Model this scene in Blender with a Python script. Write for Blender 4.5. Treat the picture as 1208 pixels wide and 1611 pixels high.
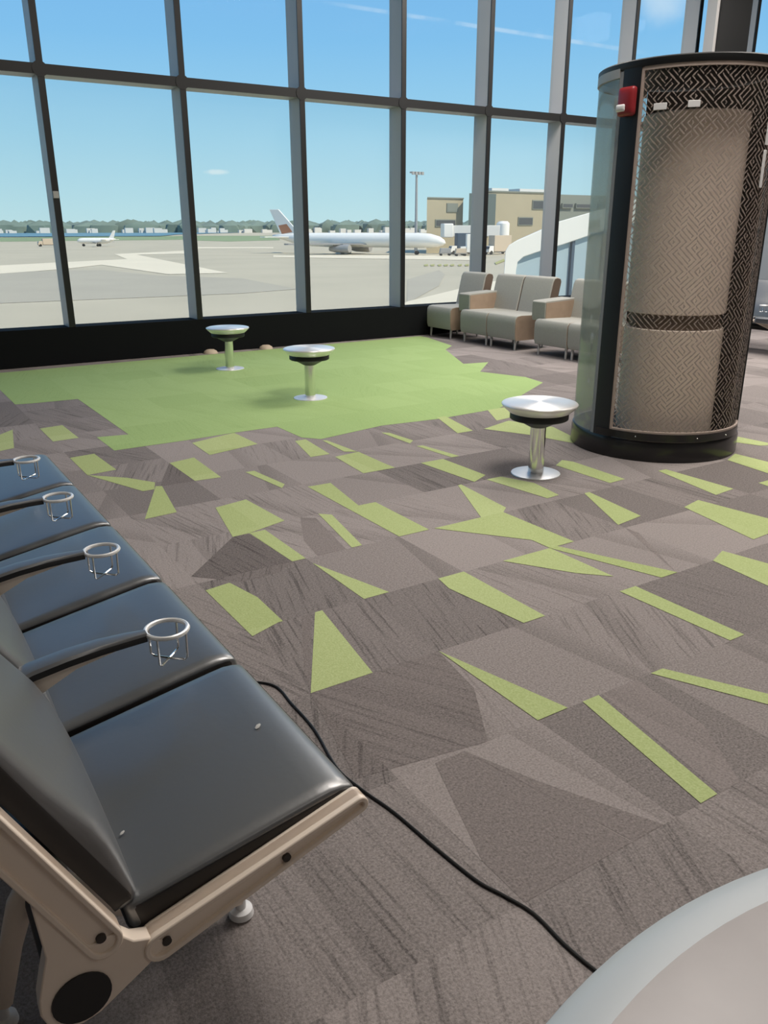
import bpy, bmesh, math, random
from mathutils import Vector, Matrix
random.seed(7)
for _o in list(bpy.data.objects): bpy.data.objects.remove(_o)
SC = bpy.context.scene
COL = SC.collection
PI = math.pi

# ---------------------------------------------------------------- camera
cam = bpy.data.cameras.new('camera')
cam_o = bpy.data.objects.new('camera', cam); COL.objects.link(cam_o)
cam.sensor_fit = 'VERTICAL'; cam.sensor_height = 36.0
cam.lens = 36.0 * 1271.24 / 1611.0
cam.clip_start = 0.05; cam.clip_end = 20000
YAW, PITCH, ROLL = 0.567987, 0.336000, -0.001815
f_ = Vector((math.sin(YAW)*math.cos(PITCH), math.cos(YAW)*math.cos(PITCH), -math.sin(PITCH)))
r_ = Vector((math.cos(YAW), -math.sin(YAW), 0)); u_ = r_.cross(f_)
r2 = r_*math.cos(ROLL)+u_*math.sin(ROLL); u2 = u_*math.cos(ROLL)-r_*math.sin(ROLL)
M3 = Matrix((r2, u2, -f_)).transposed()
cam_o.matrix_world = Matrix.Translation((0, 0, 1.6)) @ M3.to_4x4()
SC.camera = cam_o

# ---------------------------------------------------------------- view
SC.view_settings.view_transform = 'Standard'; SC.view_settings.look = 'None'
SC.view_settings.exposure = 0.0; SC.view_settings.gamma = 1.0
SC.view_settings.use_curve_mapping = False

# ---------------------------------------------------------------- node helpers
class NT:
    def __init__(s, tree): s.t = tree; s.n = tree.nodes; s.l = tree.links; s.n.clear()
    def new(s, kind, **kw):
        n = s.n.new(kind)
        for k, v in kw.items(): setattr(n, k, v)
        return n
    def put(s, sock, v):
        if hasattr(v, 'is_output') or isinstance(v, bpy.types.NodeSocket): s.l.new(v, sock)
        else: sock.default_value = v
    def math(s, op, a, b=0.0, c=None, clamp=False):
        n = s.new('ShaderNodeMath', operation=op); n.use_clamp = clamp
        s.put(n.inputs[0], a); s.put(n.inputs[1], b)
        if c is not None: s.put(n.inputs[2], c)
        return n.outputs[0]
    def vmath(s, op, a, b=None):
        n = s.new('ShaderNodeVectorMath', operation=op); s.put(n.inputs[0], a)
        if b is not None: s.put(n.inputs[1], b)
        return n.outputs['Value'] if op in ('DOT_PRODUCT', 'LENGTH', 'DISTANCE') else n.outputs[0]
    def mix(s, f, a, b, mode='MIX'):
        n = s.new('ShaderNodeMix', data_type='RGBA', blend_type=mode)
        s.put(n.inputs[0], f); s.put(n.inputs[6], a); s.put(n.inputs[7], b)
        return n.outputs[2]
    def ramp(s, f, stops, interp='LINEAR'):
        n = s.new('ShaderNodeValToRGB'); r = n.color_ramp; r.interpolation = interp
        while len(r.elements) < len(stops): r.elements.new(0.5)
        for e, (p, c) in zip(r.elements, stops): e.position = p; e.color = c if len(c) == 4 else (*c, 1)
        s.put(n.inputs[0], f); return n.outputs[0]
    def smooth(s, v, a, b, lo=0.0, hi=1.0):
        n = s.new('ShaderNodeMapRange', interpolation_type='SMOOTHSTEP')
        s.put(n.inputs[0], v); s.put(n.inputs[1], a); s.put(n.inputs[2], b); s.put(n.inputs[3], lo); s.put(n.inputs[4], hi)
        return n.outputs[0]
    def noise(s, vec, scale, detail=3, rough=0.5):
        n = s.new('ShaderNodeTexNoise'); s.put(n.inputs['Vector'], vec)
        n.inputs['Scale'].default_value = scale; n.inputs['Detail'].default_value = detail; n.inputs['Roughness'].default_value = rough
        return n.outputs['Fac']
    def comb(s, x, y, z=0.0):
        n = s.new('ShaderNodeCombineXYZ'); s.put(n.inputs[0], x); s.put(n.inputs[1], y); s.put(n.inputs[2], z); return n.outputs[0]
    def sep(s, v):
        n = s.new('ShaderNodeSeparateXYZ'); s.put(n.inputs[0], v); return n.outputs
    def coord(s, which='Object'): return s.new('ShaderNodeTexCoord').outputs[which]

# ---------------------------------------------------------------- sky
SKY_STRENGTH = 1.0
w = bpy.data.worlds.new('sky'); SC.world = w; w.use_nodes = True
T = NT(w.node_tree)
dirv = T.coord('Generated')
dz = T.sep(dirv)[2]
sky = T.ramp(T.math('MULTIPLY', dz, 2.2, clamp=True), [(0.0, (.56, .80, .86)), (.06, (.50, .77, .86)), (.22, (.36, .67, .87)), (.42, (.235, .545, .87)), (.62, (.19, .47, .85)), (1.0, (.12, .34, .72))])
# a thin contrail and a few faint clouds, fixed to directions of the sky
pa, pb = Vector((.4655, .8559, .2253)), Vector((.7156, .6753, .1787))
nrm = pa.cross(pb).normalized()
dist = T.math('ABSOLUTE', T.vmath('DOT_PRODUCT', dirv, tuple(nrm)))
line = T.smooth(dist, .0008, .0028, 1, 0)
span = T.math('MULTIPLY', T.smooth(T.vmath('DOT_PRODUCT', dirv, (.842, -.538, 0)), -.10, .03), T.smooth(T.vmath('DOT_PRODUCT', dirv, (.842, -.538, 0)), .22, .28, 1, 0))
wisp = T.smooth(T.noise(dirv, 30, 3), .35, .62)
sky = T.mix(T.math('MULTIPLY', T.math('MULTIPLY', line, span), T.math('MULTIPLY', wisp, .33)), sky, (.85, .93, 1, 1))
cl = T.math('DISTANCE' if False else 'ADD', T.vmath('DISTANCE', dirv, (.735, .640, .226)), T.math('MULTIPLY', T.noise(dirv, 25, 4), .05))
sky = T.mix(T.smooth(cl, .03, .062, .45, 0), sky, (.85, .93, .95, 1))
cl2 = T.math('ADD', T.vmath('DISTANCE', T.vmath('MULTIPLY', dirv, (1, 1, 4.5)), (.3695, .9272, .0616*4.5)), T.math('MULTIPLY', T.noise(dirv, 90, 3), .016))
sky = T.mix(T.smooth(cl2, .012, .024, .55, 0), sky, (.85, .93, .95, 1))
bg = T.new('ShaderNodeBackground'); T.put(bg.inputs[0], sky); bg.inputs[1].default_value = SKY_STRENGTH
T.l.new(bg.outputs[0], T.new('ShaderNodeOutputWorld').inputs[0])

# ---------------------------------------------------------------- sun and added ceiling fill lights
sun = bpy.data.lights.new('sun', 'SUN'); sun.energy = 4.6; sun.angle = 0.01; sun.color = (1, .90, .74)
sun_o = bpy.data.objects.new('sun', sun); COL.objects.link(sun_o)
sun_o.rotation_euler = Vector((-.35, .62, -.80)).to_track_quat('-Z', 'Y').to_euler()
for lx, ly, lw in ((4.0, 2.7, 310), (8.5, 3.0, 210), (12.5, 3.0, 150), (8.5, 8.0, 370), (12.5, 8.0, 200), (17.0, 5.5, 150), (3.0, -3.5, 55)):  # unseen area lights added to brighten the room, kept clear of seat glare
    a = bpy.data.lights.new('ceiling_fill', 'AREA'); a.shape = 'SQUARE'; a.size = 2.4; a.energy = lw; a.color = (1, .935, .87)
    ao = bpy.data.objects.new('ceiling_fill', a); COL.objects.link(ao); ao.location = (lx, ly, 6.38)

# ---------------------------------------------------------------- materials
MATS = {}
def mat(name, col, rough=.6, metal=0.0, spec=.5, coat=0.0, noise=None, bump=None):
    m = bpy.data.materials.new(name); m.use_nodes = True; t = NT(m.node_tree)
    b = t.new('ShaderNodeBsdfPrincipled'); o = t.new('ShaderNodeOutputMaterial'); t.l.new(b.outputs[0], o.inputs[0])
    b.inputs['Base Color'].default_value = (*col, 1); b.inputs['Roughness'].default_value = rough
    b.inputs['Metallic'].default_value = metal; b.inputs['Specular IOR Level'].default_value = spec
    b.inputs['Coat Weight'].default_value = coat
    if noise:
        sc, amt = noise
        n = t.noise(t.coord(), sc, 4)
        c = t.mix(n, (*[v*(1-amt) for v in col], 1), (*[min(1, v*(1+amt)) for v in col], 1)); t.put(b.inputs['Base Color'], c)
    if bump:
        sc, st = bump
        bn = t.new('ShaderNodeBump'); bn.inputs['Strength'].default_value = st; bn.inputs['Distance'].default_value = .01
        t.put(bn.inputs['Height'], t.noise(t.coord(), sc, 5)); t.l.new(bn.outputs[0], b.inputs['Normal'])
    m['bsdf'] = b.name
    MATS[name] = m; return m

TILE = 0.578
def carpet(name, c_lo, c_hi, streak, wedge, seed, var=.55):
    m = bpy.data.materials.new(name); m.use_nodes = True; t = NT(m.node_tree)
    b = t.new('ShaderNodeBsdfPrincipled'); o = t.new('ShaderNodeOutputMaterial'); t.l.new(b.outputs[0], o.inputs[0])
    b.inputs['Roughness'].default_value = .95; b.inputs['Specular IOR Level'].default_value = .1
    P = t.coord(); xyz = t.sep(P)
    qx = t.math('DIVIDE', xyz[0], TILE); qy = t.math('DIVIDE', xyz[1], TILE)
    ix = t.math('FLOOR', qx); iy = t.math('FLOOR', qy)
    fx = t.math('SUBTRACT', t.math('FRACT', qx), .5); fy = t.math('SUBTRACT', t.math('FRACT', qy), .5)
    wn = t.new('ShaderNodeTexWhiteNoise', noise_dimensions='3D'); t.put(wn.inputs[0], t.comb(ix, iy, seed))
    rr, rg, rb = t.sep(wn.outputs['Color'])
    ang = t.math('MULTIPLY', t.math('SUBTRACT', rr, .5), 1.1)
    ca = t.math('COSINE', ang); sa = t.math('SINE', ang)
    across = t.math('ADD', t.math('MULTIPLY', fx, ca), t.math('MULTIPLY', fy, sa))
    along = t.math('SUBTRACT', t.math('MULTIPLY', fy, ca), t.math('MULTIPLY', fx, sa))
    st = t.noise(t.comb(t.math('MULTIPLY', across, 36.0), t.math('ADD', t.math('MULTIPLY', along, 1.2), t.math('MULTIPLY', rg, 50)), t.math('MULTIPLY', ix, 3.3)), 1.0, 4, .6)
    st = t.smooth(st, .30, .50)
    stk = t.math('MULTIPLY', t.smooth(rb, .25, .6), streak)          # some tiles are streaked, some plain
    # a darker wedge lying across some tiles, woven into the pile
    off = t.math('MULTIPLY', t.math('SUBTRACT', rb, .5), .7)
    wd = t.math('ADD', t.math('ADD', across, t.math('MULTIPLY', along, t.math('SUBTRACT', rg, .5))), off)
    wdg = t.math('MULTIPLY', t.math('MULTIPLY', t.smooth(wd, 0.0, .012), t.smooth(wd, .02, .34, 1, 0)), t.math('MULTIPLY', t.smooth(rg, .35, .5), wedge))
    v = t.math('ADD', t.math('MULTIPLY', t.math('SUBTRACT', rg, .5), var), .62)
    v = t.math('SUBTRACT', v, t.math('MULTIPLY', t.math('SUBTRACT', 1.0, st), stk))
    v = t.math('SUBTRACT', v, wdg)
    g1 = t.noise(P, 130, 2, .7); g2 = t.noise(P, 60, 2)
    v = t.math('ADD', v, t.math('MULTIPLY', t.math('SUBTRACT', g1, .5), 1.5))
    v = t.math('ADD', v, t.math('MULTIPLY', t.math('SUBTRACT', g2, .5), .35), clamp=True)
    t.put(b.inputs['Base Color'], t.mix(v, (*c_lo, 1), (*c_hi, 1)))
    bn = t.new('ShaderNodeBump'); bn.inputs['Strength'].default_value = .5; bn.inputs['Distance'].default_value = .004
    t.put(bn.inputs['Height'], g1); t.l.new(bn.outputs[0], b.inputs['Normal'])
    return m
M_CARPET = carpet('taupe_carpet', (.105, .094, .090), (.36, .32, .305), .38, .20, 1.0)
M_GREEN = carpet('green_carpet', (.255, .375, .135), (.405, .545, .235), .20, .10, 5.0, .24)
M_LIME = carpet('lime_carpet', (.31, .38, .14), (.49, .56, .275), .05, .02, 9.0, .3)
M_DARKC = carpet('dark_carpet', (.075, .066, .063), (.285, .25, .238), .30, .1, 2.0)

mat('black', (.006, .007, .008), .45)
mat('black_gloss', (.008, .008, .009), .22)
mat('aluminium', (.42, .415, .41), .45, .0)
mat('cast', (.92, .80, .68), .42, .08)
mat('chrome', (.80, .81, .81), .16, 1.0)
mat('satin', (.90, .90, .89), .38, .45)
mat('black_matte', (.006, .007, .008), .9, 0, .15)
mat('spec_white', (.5, .5, .48), .8)
mat('leather', (.078, .084, .090), .36, 0, .5, bump=(55, .03))
mat('leather_side', (.022, .019, .018), .5)
mat('sofa', (.34, .34, .31), .8, noise=(60, .12))
mat('sofa_side', (.34, .25, .18), .7, noise=(12, .15))
mat('sofa_back', (.13, .095, .07), .7)
mat('laminate', (.30, .27, .265), .35, 0, .5, noise=(14, .14), bump=(18, .04))
mat('rim_sky_tint', (.52, .56, .58), .45)  # sky reflected in the table rim, put into its base colour
mat('ceiling', (.36, .32, .28), .9)
mat('wall', (.28, .255, .23), .9)
mat('drum', (.90, .775, .67), .75, noise=(20, .08))
mat('panel_brown', (.16, .13, .11), .7)
mat('dark_brown', (.05, .042, .036), .7)
mat('red', (.28, .022, .028), .35)
mat('white', (.85, .85, .85), .4)
mat('grey', (.30, .31, .32), .6)
mat('rubber', (.015, .015, .016), .5)
mat('cable', (.010, .010, .010), .45)
mat('mat_frame', (.50, .41, .36), .5)
# outside
mat('tarmac', (.50, .435, .315), .95, noise=(.06, .14))
mat('dark_tarmac', (.43, .38, .29), .95, noise=(.09, .10))
mat('concrete', (.76, .66, .49), .95, noise=(.05, .08))
mat('verge', (.24, .30, .15), .95, noise=(.01, .25))
mat('marking', (.40, .38, .14), .9)
mat('sea', (.13, .25, .30), .6)
mat('trees', (.15, .205, .175), .95, noise=(.02, .35))
mat('house', (.62, .60, .56), .9)
mat('plane_white', (.90, .86, .79), .45)
mat('plane_grey', (.33, .32, .31), .5)
mat('plane_orange', (.50, .20, .10), .5)
mat('tan_wall', (.40, .35, .245), .9, noise=(.3, .06))
mat('bay_glass', (.10, .13, .125), .25)
mat('dark_glass', (.07, .075, .08), .25)
mat('green_grey', (.20, .22, .19), .7)
mat('canopy', (.72, .70, .66), .6)
mat('blue_panel', (.34, .43, .48), .35)
mat('navy', (.05, .08, .12), .5)
mat('tyre', (.02, .02, .02), .8)
mat('beige', (.55, .45, .34), .7)

MATS['leather'].node_tree.nodes[MATS['leather']['bsdf']].inputs['IOR'].default_value = 2.4
def glass(name, tint, fres, haze=0.0, hz=(.8, .82, .8)):
    m = bpy.data.materials.new(name); m.use_nodes = True; t = NT(m.node_tree)
    tr = t.new('ShaderNodeBsdfTransparent'); tr.inputs[0].default_value = (*tint, 1)
    gl = t.new('ShaderNodeBsdfGlossy'); gl.inputs['Roughness'].default_value = .03
    fr = t.new('ShaderNodeFresnel'); fr.inputs[0].default_value = 1.4
    mx = t.new('ShaderNodeMixShader'); t.put(mx.inputs[0], t.math('MULTIPLY', fr.outputs[0], fres)); t.l.new(tr.outputs[0], mx.inputs[1]); t.l.new(gl.outputs[0], mx.inputs[2])
    out = mx.outputs[0]
    if haze:
        df = t.new('ShaderNodeBsdfDiffuse'); df.inputs[0].default_value = (*hz, 1)
        m2 = t.new('ShaderNodeMixShader'); m2.inputs[0].default_value = haze; t.l.new(out, m2.inputs[1]); t.l.new(df.outputs[0], m2.inputs[2]); out = m2.outputs[0]
    t.l.new(out, t.new('ShaderNodeOutputMaterial').inputs[0]); MATS[name] = m; return m
glass('pane_glass', (.97, .985, .985), .008)
glass('pane_glass_low', (.965, .98, .975), .05, .03)
glass('acrylic', (.93, .955, .94), .35, .24, (.62, .63, .58))

def spun_metal(name):
    m = mat(name, (.95, .94, .92), .36, .55)
    t = NT.__new__(NT); t.t = m.node_tree; t.n = t.t.nodes; t.l = t.t.links
    b = m.node_tree.nodes[m['bsdf']]; b.inputs['Anisotropic'].default_value = .75; b.inputs['Anisotropic Rotation'].default_value = .25
    tg = t.n.new('ShaderNodeTangent'); tg.direction_type = 'RADIAL'; tg.axis = 'Z'; t.l.new(tg.outputs[0], b.inputs['Tangent'])
spun_metal('spun_steel')

def screen_mat():
    m = bpy.data.materials.new('woven_screen'); m.use_nodes = True; t = NT(m.node_tree)
    x, y, z = t.sep(t.coord()); u = t.math('MULTIPLY', t.math('ARCTAN2', y, x), .6)
    c = .038
    wn = t.new('ShaderNodeTexWhiteNoise', noise_dimensions='2D'); t.put(wn.inputs[0], t.comb(t.math('FLOOR', t.math('DIVIDE', u, c)), t.math('FLOOR', t.math('DIVIDE', z, c)), 0.0))
    par = t.math('GREATER_THAN', wn.outputs['Value'], .5)
    s1 = t.math('SINE', t.math('MULTIPLY', t.math('ADD', u, z), 2*PI/.038)); s2 = t.math('SINE', t.math('MULTIPLY', t.math('SUBTRACT', u, z), 2*PI/.038))
    s = t.math('ADD', t.math('MULTIPLY', s1, par), t.math('MULTIPLY', s2, t.math('SUBTRACT', 1.0, par)))
    s = t.math('ADD', s, t.math('MULTIPLY', t.math('SUBTRACT', t.noise(t.coord(), 40, 2), .5), 1.6))
    a = t.smooth(s, .35, 1.0, .97, .30)
    tr = t.new('ShaderNodeBsdfTransparent')
    df = t.new('ShaderNodeBsdfPrincipled'); df.inputs['Roughness'].default_value = .6
    t.put(df.inputs['Base Color'], t.mix(t.smooth(s, .2, .95), (.20, .165, .145, 1), (.40, .33, .29, 1)))
    mx = t.new('ShaderNodeMixShader'); t.put(mx.inputs[0], a); t.l.new(df.outputs[0], mx.inputs[1]); t.l.new(tr.outputs[0], mx.inputs[2])
    t.l.new(mx.outputs[0], t.new('ShaderNodeOutputMaterial').inputs[0]); MATS['screen'] = m
screen_mat()

# ---------------------------------------------------------------- mesh helpers
class MB:
    """collects shapes; build() links them as one mesh object"""
    def __init__(s): s.bm = bmesh.new(); s.mi = 0
    def _face(s, vs, smooth=True):
        try: fc = s.bm.faces.new(vs); fc.material_index = s.mi; fc.smooth = smooth
        except ValueError: pass
    def box(s, x0, x1, y0, y1, z0, z1):
        v = [s.bm.verts.new((x, y, z)) for x in (x0, x1) for y in (y0, y1) for z in (z0, z1)]
        for q in ((0, 1, 3, 2), (4, 6, 7, 5), (0, 4, 5, 1), (2, 3, 7, 6), (0, 2, 6, 4), (1, 5, 7, 3)): s._face([v[i] for i in q])
        return s
    def prism(s, pts, a, b, axis='z'):
        """outline pts (two coordinates) pushed from a to b along axis"""
        def p3(p, h): return {'z': (p[0], p[1], h), 'y': (p[0], h, p[1]), 'x': (h, p[0], p[1])}[axis]
        A = [s.bm.verts.new(p3(p, a)) for p in pts]; B = [s.bm.verts.new(p3(p, b)) for p in pts]
        n = len(pts)
        f1 = []
        s._face(A[::-1]); s._face(B)
        for i in range(n): s._face([A[i], A[(i+1) % n], B[(i+1) % n], B[i]])
        return s
    def tube(s, path, r, seg=8, closed=False, caps=True):
        path = [Vector(p) for p in path]; n = len(path); rings = []
        rs = r if isinstance(r, (list, tuple)) else [r]*n
        up0 = None
        for i, p in enumerate(path):
            a = path[(i-1) % n] if (closed or i > 0) else p
            b = path[(i+1) % n] if (closed or i < n-1) else p
            d = (b-a).normalized()
            if up0 is None:
                up0 = Vector((0, 0, 1)) if abs(d.z) < .9 else Vector((1, 0, 0))
            x = d.cross(up0)
            if x.length < 1e-4: x = d.cross(Vector((0, 1, 0)))
            x.normalize(); y = x.cross(d); up0 = y
            rings.append([s.bm.verts.new(p + x*math.cos(2*PI*k/seg)*rs[i] + y*math.sin(2*PI*k/seg)*rs[i]) for k in range(seg)])
        for i in range(n if closed else n-1):
            A, B = rings[i], rings[(i+1) % n]
            for k in range(seg): s._face([A[k], A[(k+1) % seg], B[(k+1) % seg], B[k]])
        if not closed and caps: s._face(rings[0][::-1]); s._face(rings[-1])
        return s
    def lathe(s, prof, c=(0, 0, 0), seg=48):
        rings = []
        for r, z in prof:
            if r < 1e-5: rings.append([s.bm.verts.new((c[0], c[1], c[2]+z))])
            else: rings.append([s.bm.verts.new((c[0]+r*math.cos(2*PI*k/seg), c[1]+r*math.sin(2*PI*k/seg), c[2]+z)) for k in range(seg)])
        for A, B in zip(rings, rings[1:]):
            for k in range(seg):
                k2 = (k+1) % seg
                if len(A) == 1 and len(B) == 1: continue
                if len(A) == 1: s._face([A[0], B[k2], B[k]])
                elif len(B) == 1: s._face([A[k], A[k2], B[0]])
                else: s._face([A[k], A[k2], B[k2], B[k]])
        return s
    def shell(s, r1, r2, t0, t1, z0, z1, seg=48):
        """part of a cylinder wall between two radii, angles in degrees"""
        R4 = []
        for i in range(seg+1):
            a = math.radians(t0+(t1-t0)*i/seg); c, q = math.cos(a), math.sin(a)
            R4.append([s.bm.verts.new((r*c, r*q, z)) for r, z in ((r1, z0), (r2, z0), (r2, z1), (r1, z1))])
        for A, B in zip(R4, R4[1:]):
            for k in range(4): s._face([A[k], B[k], B[(k+1) % 4], A[(k+1) % 4]])
        s._face(R4[0]); s._face(R4[-1][::-1]); return s
    def rbox(s, half, r, fn=None, puff=0.0, n=12):
        """rounded box, puffed on its +z side, then bent by fn"""
        b = bmesh.new(); bmesh.ops.create_cube(b, size=2)
        bmesh.ops.subdivide_edges(b, edges=b.edges[:], cuts=n, use_grid_fill=True)
        m = {}
        H = Vector(half)
        for v in b.verts:
            c = v.co.copy()
            # crowd the samples towards the edges
            c = Vector([math.copysign(1-(1-abs(q))**1.6 if abs(q) < 1 else 1, q) for q in c])
            p = Vector((c.x*H.x, c.y*H.y, c.z*H.z))
            inn = Vector([max(-(h-r), min(h-r, q)) for h, q in zip(H, p)])
            d = p-inn
            if d.length > 1e-9: p = inn+d.normalized()*r
            if puff and p.z > -H.z+r*.5: p.z += puff*max(0, 1-(p.x/H.x)**2)**.6*max(0, 1-(p.y/H.y)**2)**.6*(1 if p.z > 0 else 0)
            if fn: p = Vector(fn(p))
            m[v] = s.bm.verts.new(p)
        for fc in b.faces: s._face([m[v] for v in fc.verts])
        b.free(); return s
    def ball(s, c, rad, sub=2):
        b = bmesh.new(); bmesh.ops.create_icosphere(b, subdivisions=sub, radius=1)
        m = {v: s.bm.verts.new((c[0]+v.co.x*rad[0], c[1]+v.co.y*rad[1], c[2]+v.co.z*rad[2])) for v in b.verts}
        for fc in b.faces: s._face([m[v] for v in fc.verts])
        b.free(); return s
    def poly(s, pts, z):
        vs = [s.bm.verts.new((x, y, z)) for x, y in pts]
        fc = s.bm.faces.new(vs); fc.material_index = s.mi
        fc.normal_update()
        if fc.normal.z < 0: fc.normal_flip()
        return s
    def build(s, name, ms, parent=None, bevel=0.0, ang=35, loc=None):
        if not isinstance(ms, (list, tuple)): ms = [ms]
        bmesh.ops.recalc_face_normals(s.bm, faces=s.bm.faces[:]) if name not in ('floor', 'ground') else None
        me = bpy.data.meshes.new(name); s.bm.to_mesh(me); s.bm.free()
        for m in ms: me.materials.append(MATS[m] if isinstance(m, str) else m)
        for p in me.polygons: p.use_smooth = True
        me.set_sharp_from_angle(angle=math.radians(ang))
        o = bpy.data.objects.new(name, me); COL.objects.link(o)
        if parent: o.parent = parent
        if loc: o.location = loc
        if bevel:
            md = o.modifiers.new('bevel', 'BEVEL'); md.width = bevel; md.segments = 2; md.limit_method = 'ANGLE'; md.angle_limit = math.radians(40)
        return o

def tag(o, label=None, cat=None, group=None, kind=None):
    for k, v in (('label', label), ('category', cat), ('group', group), ('kind', kind)):
        if v: o[k] = v
    return o
def thing(name, label, cat, loc, rz=0.0, group=None):
    o = bpy.data.objects.new(name, None); COL.objects.link(o); o.empty_display_size = .1
    o.location = loc; o.rotation_euler = (0, 0, rz); return tag(o, label, cat, group)
def struct(o): o['kind'] = 'structure'; return o
def copy_tree(o, parent=None):
    c = o.copy(); COL.objects.link(c)
    if parent: c.parent = parent
    for ch in list(o.children): copy_tree(ch, c)
    return c
def skew(o, k):
    for v in o.data.vertices: v.co.x += v.co.y*k
    return o
def stadium(a, b, ra, rb, n=10):
    """outline round two circles of radius ra and rb"""
    a, b = Vector(a), Vector(b); d = b-a; L = d.length; t = math.atan2(d.y, d.x); k = math.acos(max(-1, min(1, (ra-rb)/L)))
    out = []
    for i in range(n+1):
        q = t+k+(2*PI-2*k)*i/n; out.append((a.x+ra*math.cos(q), a.y+ra*math.sin(q)))
    for i in range(n+1):
        q = t-k+2*k*i/n; out.append((b.x+rb*math.cos(q), b.y+rb*math.sin(q)))
    return out

GREEN = [
    [(0.919, 10.559), (1.156, 9.612), (1.156, 8.484), (1.291, 8.449), (1.734, 8.425), (1.734, 7.92), (1.734, 7.415), (1.734, 6.652), (1.487, 6.701), (1.494, 6.192), (2.063, 6.202), (2.491, 6.232), (2.89, 6.236), (2.89, 5.78), (2.999, 5.645), (3.667, 5.78), (4.243, 5.725), (4.989, 5.78), (6.279, 6.566), (6.358, 6.936), (6.156, 7.514), (6.705, 8.026), (6.358, 8.092), (6.936, 9.248), (7.26, 9.524), (7.514, 10.482), (7.514, 10.702)],
    [(2.077, 6.094), (2.062, 5.669), (2.503, 5.78), (2.491, 6.232)],
    [(0.749, 7.129), (0.955, 7.365), (0.857, 6.696), (0.726, 6.644)],
    [(1.156, 7.279), (1.347, 7.308), (1.359, 6.758), (1.156, 6.745)],
    [(1.156, 6.158), (1.339, 6.181), (1.362, 5.654), (1.156, 5.625)],
    [(1.156, 5.625), (1.369, 5.41), (1.496, 5.202), (1.445, 5.053), (1.37, 5.053)],
    [(1.217, 4.513), (1.474, 5.117), (1.509, 5.094), (1.416, 4.532)],
    [(1.734, 5.615), (1.936, 5.665), (1.915, 5.074), (1.734, 5.09)],
    [(1.642, 4.484), (1.863, 4.532), (1.895, 4.046), (1.638, 3.966), (1.537, 3.961)],
    [(1.638, 3.966), (1.734, 3.968), (1.734, 3.468), (1.657, 3.468)],
    [(1.734, 3.41), (1.734, 3.394), (1.872, 2.89), (1.734, 2.89)],
    [(1.156, 3.373), (1.285, 3.394), (1.331, 3.171), (1.324, 2.89), (1.302, 2.89), (1.156, 2.833)],
    [(1.481, 2.89), (1.517, 2.89), (1.423, 2.312), (1.156, 2.312)],
    [(2.117, 4.046), (2.176, 3.987), (2.073, 3.468), (2.009, 3.468)],
    [(2.312, 4.558), (2.48, 4.551), (2.397, 4.046), (2.312, 4.046)],
    [(2.397, 4.046), (2.518, 4.046), (2.514, 3.468), (2.312, 3.468), (2.312, 4.046)],
    [(2.104, 5.098), (2.169, 5.094), (2.21, 4.691), (2.157, 4.624)],
    [(2.793, 5.703), (2.89, 5.704), (2.834, 5.202), (2.672, 5.202)],
    [(2.828, 5.109), (3.05, 5.139), (3.041, 4.764), (3.045, 4.624), (2.782, 4.624)],
    [(2.987, 5.602), (3.018, 5.583), (3.042, 5.144), (2.96, 5.202)],
    [(3.525, 5.562), (3.579, 5.527), (3.598, 5.202), (3.522, 5.134)],
    [(3.519, 5.041), (3.572, 5.03), (3.62, 4.624), (3.548, 4.624)],
    [(3.267, 4.624), (3.468, 4.624), (3.468, 4.13), (3.302, 4.046)],
    [(3.405, 4.046), (3.532, 4.046), (3.622, 3.812), (3.577, 3.532), (3.468, 3.52)],
    [(4.046, 4.046), (4.184, 4.125), (4.22, 4.046), (4.199, 3.543), (4.046, 3.535)],
    [(4.258, 5.78), (4.352, 5.78), (4.209, 5.202), (4.046, 5.202)],
    [(4.327, 5.202), (4.712, 5.329), (4.871, 4.935), (4.743, 4.538), (4.624, 4.405), (4.502, 4.848)],
    [(4.843, 5.78), (5.057, 5.78), (4.89, 5.43), (4.624, 5.388)],
    [(5.888, 3.923), (5.912, 3.608), (5.928, 3.526), (5.78, 3.589), (5.703, 3.792)],
    [(5.202, 3.468), (5.404, 3.547), (5.403, 3.274), (5.372, 3.002), (5.123, 2.963), (5.136, 3.099)],
    [(4.548, 3.554), (4.624, 3.549), (4.624, 3.009), (4.416, 2.989)],
    [(4.878, 3.0), (4.985, 3.0), (5.023, 2.66), (4.821, 2.665)],
    [(4.046, 2.942), (4.234, 2.985), (4.288, 2.543), (4.302, 2.405), (3.911, 2.383)],
    [(3.738, 3.468), (3.783, 3.468), (3.699, 2.976), (3.468, 2.942)],
    [(3.468, 2.312), (3.624, 2.37), (3.669, 2.137), (3.7, 1.946), (3.412, 1.913)],
    [(2.89, 2.89), (2.943, 2.89), (3.193, 2.312), (3.074, 2.312)],
    [(2.551, 3.468), (2.89, 3.468), (3.163, 4.046), (3.192, 4.046), (3.13, 3.523), (3.061, 3.468), (3.067, 2.89), (2.89, 2.89), (2.89, 3.03)],
    [(2.564, 2.89), (2.89, 2.89), (2.89, 2.675), (2.89, 2.447), (2.765, 2.576)],
    [(2.156, 2.89), (2.312, 2.89), (2.312, 2.312), (2.187, 2.312), (2.131, 2.772)],
    [(2.782, 2.312), (2.89, 2.312), (2.89, 1.734), (2.795, 1.734)],
    [(2.312, 1.734), (2.379, 1.734), (2.587, 1.347), (2.529, 1.287)],
    [(1.95, 1.734), (2.03, 1.734), (1.921, 1.156), (1.844, 1.156)],
    [(1.734, 2.312), (1.734, 2.312), (1.877, 1.734), (1.734, 1.734)],
]
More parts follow.
